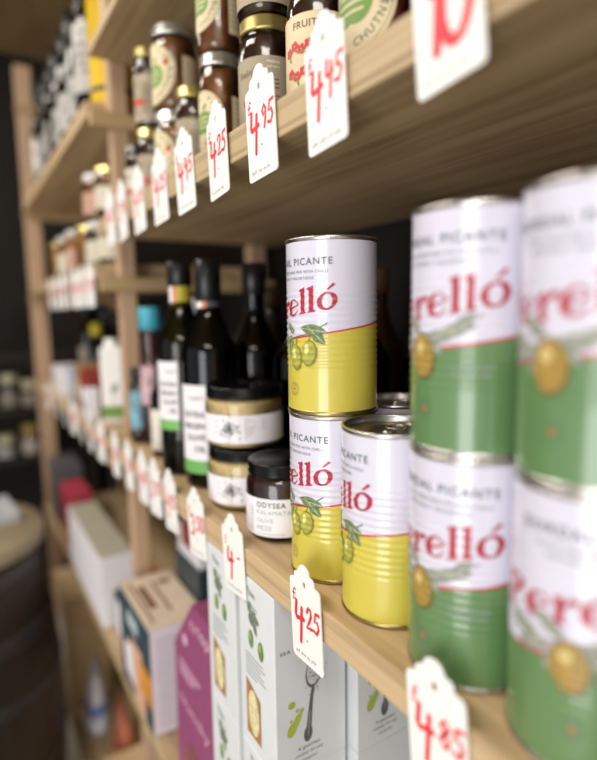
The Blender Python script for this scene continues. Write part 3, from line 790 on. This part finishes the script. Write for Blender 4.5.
cracker(.0785, .3680, ZS, 'white cracker box standing deeper on the shelf, right of the one with the spoon print', GC)
cracker(.0785, .3680, ZS-.1705, 'lower white cracker box of the deeper stack, below the photo', GC)
KC = mat('kraft_carton', '#a98a5f', .7, var=.1)
carton('carton_tray', 0, .155, .366, .450, BOT+.0002, ZS-.1710, KC, 'flat kraft carton tray under the nearer cracker boxes', 'box')
carton('carton_tray', 0, .075, .4570, .5275, BOT+.0002, ZS-.1710, KC, 'flat kraft carton tray under the far cracker stack', 'box')

# magenta pack with a cut-off shoulder
MAG = mat('magenta_card', '#924a72', .45, var=.06); MAGP = mat('pale_pink_print', '#e3b9cf', .5)
root = empty('snack_pack', (.012, .612, BOT+.0001), 0, 'magenta snack pack with slanted shoulder and pale lettering beside the cracker boxes', 'pack')
g = G(); zt = EYE-.356-BOT
poly = [(-.078, 0), (.074, 0), (.074, zt-.002), (0, zt), (-.072, zt-.085)]   # u to the near side
g.prism([(-u, v) for u, v in poly], .06, MAG, lambda u, v, w: (w, u, v))
bmesh.ops.recalc_face_normals(g.bm, faces=g.bm.faces[:])
a = Art(); a.text('crisps', -.010, zt-.035, .018, MAGP, 1, width=.075); a.text('crunchy', -.060, zt-.16, .016, MAGP, 1, width=.1, rot=-.05)
for k in range(4): a.rect(-.055, zt-.10-.006*k, .02-.01*k, zt-.0975-.006*k, MAGP, 1)
a.ell(-.03, zt-.062, .008, .008, MAGP, 1)
for k in range(12): a.ell(-.05+.1*random.random(), .03+.05*random.random(), .008, .006, mat('nut_print', '#8a5a44', .6, var=.3), 2, random.random()*3)
a.flat(g, lambda u, v, o: (-.0002-o, -u, v)); build('pack_body', g, root)

CREAM = mat('cream_carton_card', '#d3c3ad', .6, var=.06); LAV = mat('lavender_white_card', '#e3d7e2', .55, var=.03)
NAVY = mat('navy_print', '#33454f', .5, var=.15, scale=40); PEACH = mat('peach_print', '#d8a98e', .5, var=.1); ORNG = mat('orange_print', '#cf8f2e', .5, var=.15); BROWN = mat('brown_print', '#7d5a42', .6, var=.15)
f = Art(); h = .172; f.rect(-.0885, .001, .0885, h-.002, NAVY, 1)
f.poly([(-.01, .001), (.05, .001), (.04, h*.62), (-.03, h*.62)], PEACH, 2); f.rect(.025, h*.25, .0885, h*.55, ORNG, 3); f.poly([(-.06, .03), (-.01, .02), (-.02, .09), (-.07, .08)], PAPER, 2); f.rect(-.04, h*.72, .02, h*.86, mat('pale_blue_print', '#b9c7cb', .5), 2)
n = Art(); n.rect(-.0435, .001, .0435, h-.001, LAV, 1)
for k in range(14): n.rect(-.035, .015+.0105*k, .01+.02*random.random(), .0172+.0105*k, PRINTL, 2)
t = Art(); t.rect(-.025, -.03, -.012, .05, BROWN, 1); t.rect(.0, -.05, .005, .06, BROWN, 1); t.ell(.022, .05, .012, .008, BROWN, 1); t.rect(-.034, -.07, -.03, .07, BROWN, 1)
carton('gift_carton', -.002, .088, .760, .936, BOT+.0001, BOT+h, CREAM, 'cream-topped carton with a navy picture side, left of the magenta pack', 'box', None, f, n, t)
DK = mat('dark_teal_card', '#2d3a42', .45, var=.1)
n = Art(); n.rect(-.03, .03, .03, .044, PAPER, 1)
carton('teal_carton', .091, .150, .795, .905, BOT+.0001, BOT+.222, DK, 'dark teal box standing deeper on the shelf behind the cream carton', 'box', None, None, n)
f = Art(); f.rect(-.03, .02, .03, .06, mat('deep_red_print', '#9a3b33', .5), 1)
carton('red_label_carton', .095, .148, .80, .90, BOT+.2226, BOT+.275, PAPER, 'white box with a dark red patch on top of the dark teal box', 'box', None, f)
LW = mat('long_white_carton', '#e4e2e6', .5, var=.03); LWT = mat('grey_green_card', '#aeaa98', .6, var=.05)
t = Art(); t.rect(-.0325, -.184, .0325, .184, LWT, 1)
carton('long_carton', .0, .067, 1.10, 1.47, BOT+.0001, BOT+.148, LW, 'long white carton with grey-green top just past the wooden post', 'box', None, None, None, t)
f = Art(); f.rect(-.03, .005, .02, .075, PAPER, 1)
carton('small_carton', .02, .06, 1.0, 1.085, BOT+.0001, BOT+.085, mat('charcoal_card', '#2f3032', .5), 'small dark-edged carton with a white face between the cream and the long white cartons', 'box', None, f)
carton('amber_carton', .065, .10, 1.0, 1.08, BOT+.0001, BOT+.12, mat('amber_card', '#9a5a24', .5, var=.2), 'amber brown carton behind the small dark-edged one', 'box')
f = Art(); f.rect(-.06, .03, .06, .055, mat('yellow_stripe', '#d9a13a', .5), 1)
carton('red_carton', .01, .07, 1.53, 1.66, BOT+.0001, BOT+.16, mat('crimson_card', '#b03a4c', .5, var=.1), 'crimson carton with a yellow stripe at the far end of the low shelf', 'box', None, f)
carton('grey_carton', .01, .08, 1.70, 1.86, BOT+.0001, BOT+.19, mat('dim_grey_card', '#58585c', .5, var=.1), 'grey carton at the far end of the low shelf by the end post', 'box')
carton('white_carton', .02, .10, 1.50, 1.72, LOW+.0001-.0, LOW+.07, LW, 'flat white carton at the far end of the middle shelf', 'box')

# items beyond the post on the middle shelf
for (x0, x1, y0, y1, h, m, lab) in (
 (.015, .065, 1.205, 1.27, .095, mat('brick_red_card', '#8f2f24', .5, var=.15), 'brick red carton on the far middle shelf behind the white square bottle'),
 (.07, .115, 1.21, 1.27, .15, mat('white_tea_card', '#d9d6d6', .5, var=.05), 'white upright carton on the far middle shelf behind the brick red one'),
 (.02, .07, 1.30, 1.37, .10, mat('tan_card', '#9a7b58', .6, var=.1), 'tan carton on the far middle shelf next to the brick red one'),
 (.02, .06, 1.40, 1.46, .085, mat('blue_white_card', '#9fb0c6', .5, var=.3, scale=30), 'pale blue and white carton on the far middle shelf')):
    f = Art(); w = (y1-y0)/2*.7; f.rect(-w, h*.25, w, h*.6, mat('faded_label', '#c9b9a4', .6, var=.1), 1)
    carton('food_carton', x0, x1, y0, y1, LOW+.0001, LOW+h, m, lab, 'box', 'cartons on the far middle shelf', f)
YC = mat('yellow_cap', '#c9b52a', .4, var=.1)
bottle((.09, 1.44, LOW+.0001), R(200), 'dark bottle with a yellow cap on the far middle shelf', .024, .19, YC, GB, GREENGL, OILD, None, body=.65, neckr=.012, cap_h=.03)
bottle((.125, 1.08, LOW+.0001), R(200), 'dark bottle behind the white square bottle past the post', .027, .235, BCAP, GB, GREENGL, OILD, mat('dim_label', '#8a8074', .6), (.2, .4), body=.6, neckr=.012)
bottle((.15, 1.32, LOW+.0001), R(200), 'dark bottle on the far middle shelf behind the tan carton', .028, .23, BCAP, GB, GREENGL, OILD, None, body=.62, neckr=.012)

f = Art(); f.rect(-.013, .02, .013, .035, mat('grey_blue_print', '#8f9bb0', .5), 1)
carton('food_carton', .004, .030, 1.160, 1.198, LOW+.0001, LOW+.062, LW, 'low white carton at the shelf edge in front of the brick red one', 'box', 'cartons on the far middle shelf', f)
RSAUCE = mat('red_sauce', '#5a2a24', .4, var=.4)
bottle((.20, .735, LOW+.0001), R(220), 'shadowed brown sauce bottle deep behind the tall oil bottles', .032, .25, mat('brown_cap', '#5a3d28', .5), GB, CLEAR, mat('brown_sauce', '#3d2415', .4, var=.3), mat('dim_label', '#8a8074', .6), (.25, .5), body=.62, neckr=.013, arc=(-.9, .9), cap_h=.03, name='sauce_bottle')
bottle((.232, .528, LOW+.0001), R(235), 'amber bottle in deep shade behind the gap between yellow and green tins', .034, .262, mat('brown_cap', '#5a3d28', .5), GB, CLEAR, mat('amber_sauce', '#6b3c1c', .4, var=.3), None, body=.62, neckr=.014, cap_h=.03, name='sauce_bottle')
for k, (x, y) in enumerate(((.155, 1.50), (.155, 1.62), (.13, 1.75))):
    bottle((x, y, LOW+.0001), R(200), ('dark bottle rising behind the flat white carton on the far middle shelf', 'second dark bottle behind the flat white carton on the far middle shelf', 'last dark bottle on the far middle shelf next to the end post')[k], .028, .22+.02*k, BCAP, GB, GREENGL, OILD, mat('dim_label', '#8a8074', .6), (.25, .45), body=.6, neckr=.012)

# jar shelf beyond the post
J3 = EYE+.0851
def far_jar(x, y, z, r, h, content, lid, label, labm=None):
    j = jar_root('preserve_jar', (x, y, z), R(210), label, 'jar', 'jars on the shelf beyond the post')
    jar_parts(j, r, h, .012, lid, content, .95, shoulder=.15)
    if labm: band(j, r, h*.15, h*.6, -1.2, 1.2, labm)
    return j
PK = mat('pink_label', '#c59a86', .5, var=.2); OR = mat('orange_preserve', '#a8702e', .4, var=.3); GY = mat('grey_lid', '#c9c4c2', .4, var=.05)
far_jar(.05, 1.04, J3, .03, .085, CHUTD, BLACKLID, 'jar with a pale label next to the post on the jar shelf, lower of two', mat('pale_jar_label', '#c9c3ae', .6))
far_jar(.05, 1.04, J3+.0852, .03, .085, CHUT, GOLDLID, 'gold-lidded jar stacked on another beside the post on the jar shelf', mat('pale_jar_label', '#c9c3ae', .6))
far_jar(.05, 1.13, J3, .033, .088, CHUTD, GY, 'grey-lidded jar of the jar shelf beyond the post, lower of the second stack', mat('pale_jar_label', '#c9c3ae', .6))
far_jar(.05, 1.13, J3+.0882, .033, .088, CHUT, GY, 'jar with pink label and whitish lid on top of the second stack beyond the post', PK)
far_jar(.05, 1.24, J3, .033, .095, OR, GOLDLID, 'gold-lidded orange preserve jar, third along the jar shelf beyond the post', None)
far_jar(.05, 1.35, J3, .034, .10, OR, GY, 'orange preserve jar with grey lid, fourth along the jar shelf beyond the post', PK)
far_jar(.05, 1.47, J3, .034, .10, CHUT, GY, 'brown preserve jar near the far end of the jar shelf', mat('pale_jar_label', '#c9c3ae', .6))
far_jar(.05, 1.60, J3, .034, .10, OR, GOLDLID, 'orange preserve jar farthest along the jar shelf', None)

# wine bottles on the shelf above
W2 = EYE+.3461; GW = 'dark bottles with white labels on the high shelf beyond the post'
WL = mat('wine_label', '#aeaba5', .5, var=.2, scale=40)
names = ['nearest', 'second', 'third', 'fourth', 'fifth', 'sixth', 'seventh', 'farthest']
w0 = None
for i in range(8):
    y = 1.125+.098*i; loc = (.052+.004*(i % 2), y, W2)
    lab = '%s of the black bottles with white labels lined up on the high shelf' % names[i]
    if w0 is None: w0 = bottle(loc, R(195), lab, .037, .30, BCAP, GW, GREENGL, OILD, WL, (.18, .58), .6, .014, (-1.5, 1.0), False, None, .06, name='wine_bottle', lines=True)
    elif i == 1: w1 = bottle(loc, R(200), lab, .037, .29, BCAP, GW, GREENGL, OILD, WL, (.14, .40), .58, .014, (-1.0, .5), False, None, .07, name='wine_bottle', lines=True)
    else: copy_tree(w1, loc, R(190+random.uniform(-20, 40)), lab, GW)
YT = mat('yellow_tin_paint', '#d8b21e', .35, var=.08, coat=.3)
root = empty('yellow_canister', (.058, 1.032, W2), 0, 'tall yellow canister with black bands standing first on the high shelf past the post', 'canister')
g = G(); g.lathe([(0, .001), (.036, .001), (.037, .003), (.037, .028)], YT, 48)
g.lathe([(.037, .028), (.0372, .0281), (.0372, .036), (.037, .0361)], BCAP, 48); g.lathe([(.037, .0361), (.037, .20), (.0372, .2001), (.0372, .21), (.037, .2101), (.037, .235), (.034, .238)], [YT, BCAP, BCAP, BCAP, YT, YT], 48)
build('body', g, root)
g = G(); g.lathe([(.0345, .236), (.0355, .237), (.0355, .25), (.034, .252), (0, .252)], GOLDLID, 48); build('lid', g, root)

# things on the lowest shelf
LO = EYE-1.1699
def bag(loc, rz, w, d, h, m, m2, label):
    root = empty('snack_bag', loc, rz, label, 'bag')
    g = G(); n = 14; k = 20
    rings = []
    for i in range(n+1):
        t = i/n; s = math.sin(PI*min(1, t*1.02))**.5 if t > 0 else .0
        dd = d*max(.04, (1-t)**.55)*(1 if t > .02 else .8); ww = w*(1-.12*t)
        rings.append([g.bm.verts.new((ww/2*math.copysign(abs(math.cos(a))**.6, math.cos(a)), dd/2*math.copysign(abs(math.sin(a))**.8, math.sin(a))*(1+.1*math.sin(7*a+9*t)), h*t)) for a in [2*PI*q/k for q in range(k)]])
    for a, b in zip(rings, rings[1:]):
        for q in range(k):
            f = g.bm.faces.new([a[q], a[(q+1) % k], b[(q+1) % k], b[q]]); f.smooth = True; f.material_index = g.mi(m if a is not rings[4] and a is not rings[5] and a is not rings[6] else m2)
    g.bm.faces.new(rings[0][::-1]); g.bm.faces.new(rings[-1])
    build('pouch', g, root)
    g = G(); g.box(-w*.43, w*.43, -.002, .002, h, h+.012, m2, .0006); build('seal', g, root)
bag((.055, 1.56, LO), R(80), .13, .07, .17, mat('white_blue_film', '#e2e8f4', .35, var=.1), mat('blue_film', '#7f93cf', .35), 'white and blue snack bag on the lowest shelf')
bag((.09, 1.40, LO), R(85), .12, .06, .12, mat('orange_film', '#c8795a', .4, var=.2), mat('red_film', '#a5503c', .4), 'orange red snack bag on the lowest shelf')
for (x0, x1, y0, y1, h, m, lab) in (
 (.0, .12, 1.66, 1.88, .34, mat('tan_carton_card', '#d0b488', .7, var=.1), 'tan cardboard carton at the far end of the lowest shelf'),
 (.15, .28, 1.50, 1.68, .26, mat('tan_carton_card', '#d0b488', .7, var=.1), 'tan cardboard carton deep on the lowest shelf behind the blue bag'),
 (.15, .28, 1.20, 1.46, .26, mat('straw_card', '#dcc094', .7, var=.1), 'straw coloured carton on the lowest shelf behind the orange bag'),
 (.02, .12, 1.18, 1.32, .07, mat('straw_card', '#dcc094', .7, var=.1), 'low straw coloured tray on the lowest shelf, nearest the camera')):
    f = Art(); f.rect(-.05, h*.3, .05, h*.7, PAPER if h > .16 else PEACH, 1)
    carton('stock_carton', x0, x1, y0, y1, LO, LO+h, m, lab, 'box', 'cartons on the lowest shelf', f)

# ------------------------------------------------------------------ barrel and far display
BAR = wood('barrel_wood', '#1c1613', '#33281f', 'Z', rough=.5)
HOOP = mat('barrel_hoop', '#4a4845', .5, metal=.5, var=.2)
BX, BY, BT = -.305, 1.50, EYE-.545
b = empty('wine_barrel', (BX, BY, 0.0), 0, 'dark wooden barrel with metal hoops standing in the aisle at the left edge', 'barrel')
def br(z):
    t = (z/BT-.5)*2; return .225+.045*(1-t*t)
g = G(); zs = [BT*i/24 for i in range(25)]
g.lathe([(0, .012), (br(0)-.02, .012), (br(0)-.02, 0)]+[(br(z), z) for z in zs]+[(br(BT)-.015, BT), (br(BT)-.015, BT-.012), (0, BT-.012)], BAR, 64)
build('staves', g, b)
for z0, z1 in ((.02, .06), (.17, .205), (.33, .36), (.53, .56), (.66, .695), (.80, .84)):
    g = G(); zz = [z0+(z1-z0)*i/4 for i in range(5)]
    g.lathe([(br(z0)+.0003, z0)]+[(br(z)+.0025, z) for z in zz]+[(br(z1)+.0003, z1)], HOOP, 64); build('hoop', g, b)
TOP = wood('tabletop_wood', '#80755a', '#a3977a', 'X')
g = G(); g.lathe([(0, 0), (.235, 0), (.247, .004), (.25, .012), (.25, .030), (.245, .036), (0, .036)], TOP, 72)
o = build('barrel_tabletop', g, None, (BX, BY, BT+.0001)); tag(o, 'round tan wooden top lying on the dark barrel', 'tabletop')
g = G()
TW, TD = .085, .095
for q in ((-TW, TW, -TD, TD, 0, .004), (-TW, TW, -TD, -TD+.006, .003, .018), (-TW, TW, TD-.006, TD, .003, .018), (-TW, -TW+.006, -TD, TD, .003, .018), (TW-.006, TW, -TD, TD, .003, .018)): g.box(*q, mat('grey_white_tray', '#b9bcc0', .5), .001)
o = build('serving_tray', g, None, (BX+.105, BY+.07, BT+.0363), .1); tag(o, 'pale rectangular tray lying on the barrel top', 'tray')

DARKW = wood('dark_shelf_wood', '#17130f', '#2a221a', 'X')
FY = 2.62
d = empty('display_shelf', (0, FY, 0), 0, 'dark display shelf against the far wall at the left edge of the photo', 'shelving')
for z in (EYE-.62, EYE-.405, EYE-.17):
    g = G(); g.box(-.45, .30, 0, .22, z-.02, z, DARKW, .002); build('shelf_board', g, d)
for x in (-.45, .28):
    g = G(); g.box(x, x+.025, 0, .24, 0, EYE+.25, DARKW, .002); build('side_panel', g, d)
CRL = mat('cream_lid', '#b3ae8c', .5, var=.08)
for i, (x, z, h, cm, lm, lab) in enumerate((
 (-.03, -.4049, .15, CHUTD, CRL, 'cream-lidded jar on the dark far display shelf, left one'),
 (.05, -.4049, .12, CHUTD, CRL, 'cream-lidded jar on the dark far display shelf, right one'),
 (.04, -.6199, .14, mat('honey', '#a07a30', .3, var=.2), mat('honey_lid', '#8f7a3a', .5), 'honey jar with pale label low on the dark far display shelf'),
 (-.06, -.6199, .10, CHUTD, CRL, 'short jar with cream lid beside the honey jar on the far display shelf'))):
    j = jar_root('storage_jar', (x, FY+.06, EYE+z), R(250), lab, 'jar', 'jars on the far display shelf')
    jar_parts(j, .038, h, .035, lm, cm, .95, shoulder=.12)
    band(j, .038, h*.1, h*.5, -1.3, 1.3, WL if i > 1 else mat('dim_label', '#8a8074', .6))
carton('blue_carton', -.13, -.085, FY+.03, FY+.10, EYE-.1699, EYE-.03, mat('deep_blue_card', '#243a6a', .5), 'deep blue carton on the topmost dark display board', 'box')

# ------------------------------------------------------------------ the room
PL = mat('dark_plaster', '#1b1613', .85, var=.2, scale=6, bump=.2, bscale=60)
g = G(); g.box(-3.4, .5, -3.2, 3.2, -.06, 0, wood('floor_boards', '#b5aa98', '#cfc6b5', 'Y')); structure('floor', g)
g = G(); g.box(.352, .42, -3.2, 3.06, 0, 2.6, PL); structure('wall_right', g)
g = G(); g.box(-3.4, .352, 3.0, 3.06, 0, 2.6, mat('far_wall_paint', '#211c18', .9, var=.2, scale=5)); structure('wall_far', g)
g = G(); g.box(-3.4, .42, -3.2, 3.06, 2.6, 2.66, wood('ceiling_boards', '#84683f', '#a88a5c', 'Y', rough=.8)); structure('ceiling', g)

# ------------------------------------------------------------------ light: shop window behind the viewer, ceiling lamps plus an added far fill, daylight
def area(name, loc, target, sx, sy, power, col):
    l = bpy.data.lights.new(name, 'AREA'); l.shape = 'RECTANGLE'; l.size = sx; l.size_y = sy; l.energy = power; l.color = col
    o = bpy.data.objects.new(name, l); COL.objects.link(o); o.location = loc
    o.rotation_euler = (Vector(target)-Vector(loc)).to_track_quat('-Z', 'Y').to_euler(); return o
area('shop_window_light', (-2.3, -1.1, 1.05), (0, .4, 1.3), 1.2, 2.0, 52, (.97, .98, 1.))
area('ceiling_or_fill_light', (-.9, .9, 2.55), (-.6, .9, 0), .9, .3, 20, (1., .93, .84))
area('ceiling_or_fill_light', (-.9, 2.1, 2.55), (-.5, 2.0, 0), .9, .3, 12, (1., .93, .84))  # unseen lamp, added to brighten the far low shelves
area('ceiling_or_fill_light', (-.9, -.9, 2.55), (-.6, -.6, 0), .9, .3, 16, (1., .95, .88))
w = bpy.data.worlds.new('daylight'); SC.world = w; w.use_nodes = True
w.node_tree.nodes['Background'].inputs[0].default_value = (.93, .95, 1., 1); w.node_tree.nodes['Background'].inputs[1].default_value = .6

# ------------------------------------------------------------------ camera
cam = bpy.data.cameras.new('camera'); co = bpy.data.objects.new('camera', cam); COL.objects.link(co)
rt = Vector((.8496, -.5272, -.0152)); dn = Vector((-.0787, -.0982, -.9920)); fw = Vector((.5215, .8441, -.1249))
co.matrix_world = Matrix(((rt.x, -dn.x, -fw.x, -.207), (rt.y, -dn.y, -fw.y, 0), (rt.z, -dn.z, -fw.z, EYE), (0, 0, 0, 1)))
cam.sensor_fit = 'HORIZONTAL'; cam.sensor_width = 36; cam.lens = 550/597*36
cam.clip_start = .01; cam.clip_end = 30
cam.dof.use_dof = True; cam.dof.focus_distance = .432; cam.dof.aperture_fstop = 2.6
SC.camera = co
SC.view_settings.view_transform = 'Standard'; SC.view_settings.look = 'None'; SC.view_settings.gamma = 1
SC.view_settings.use_curve_mapping = False; SC.view_settings.exposure = -.1
SC.cycles.use_denoising = True
SC.cycles.max_bounces = 10; SC.cycles.transparent_max_bounces = 24
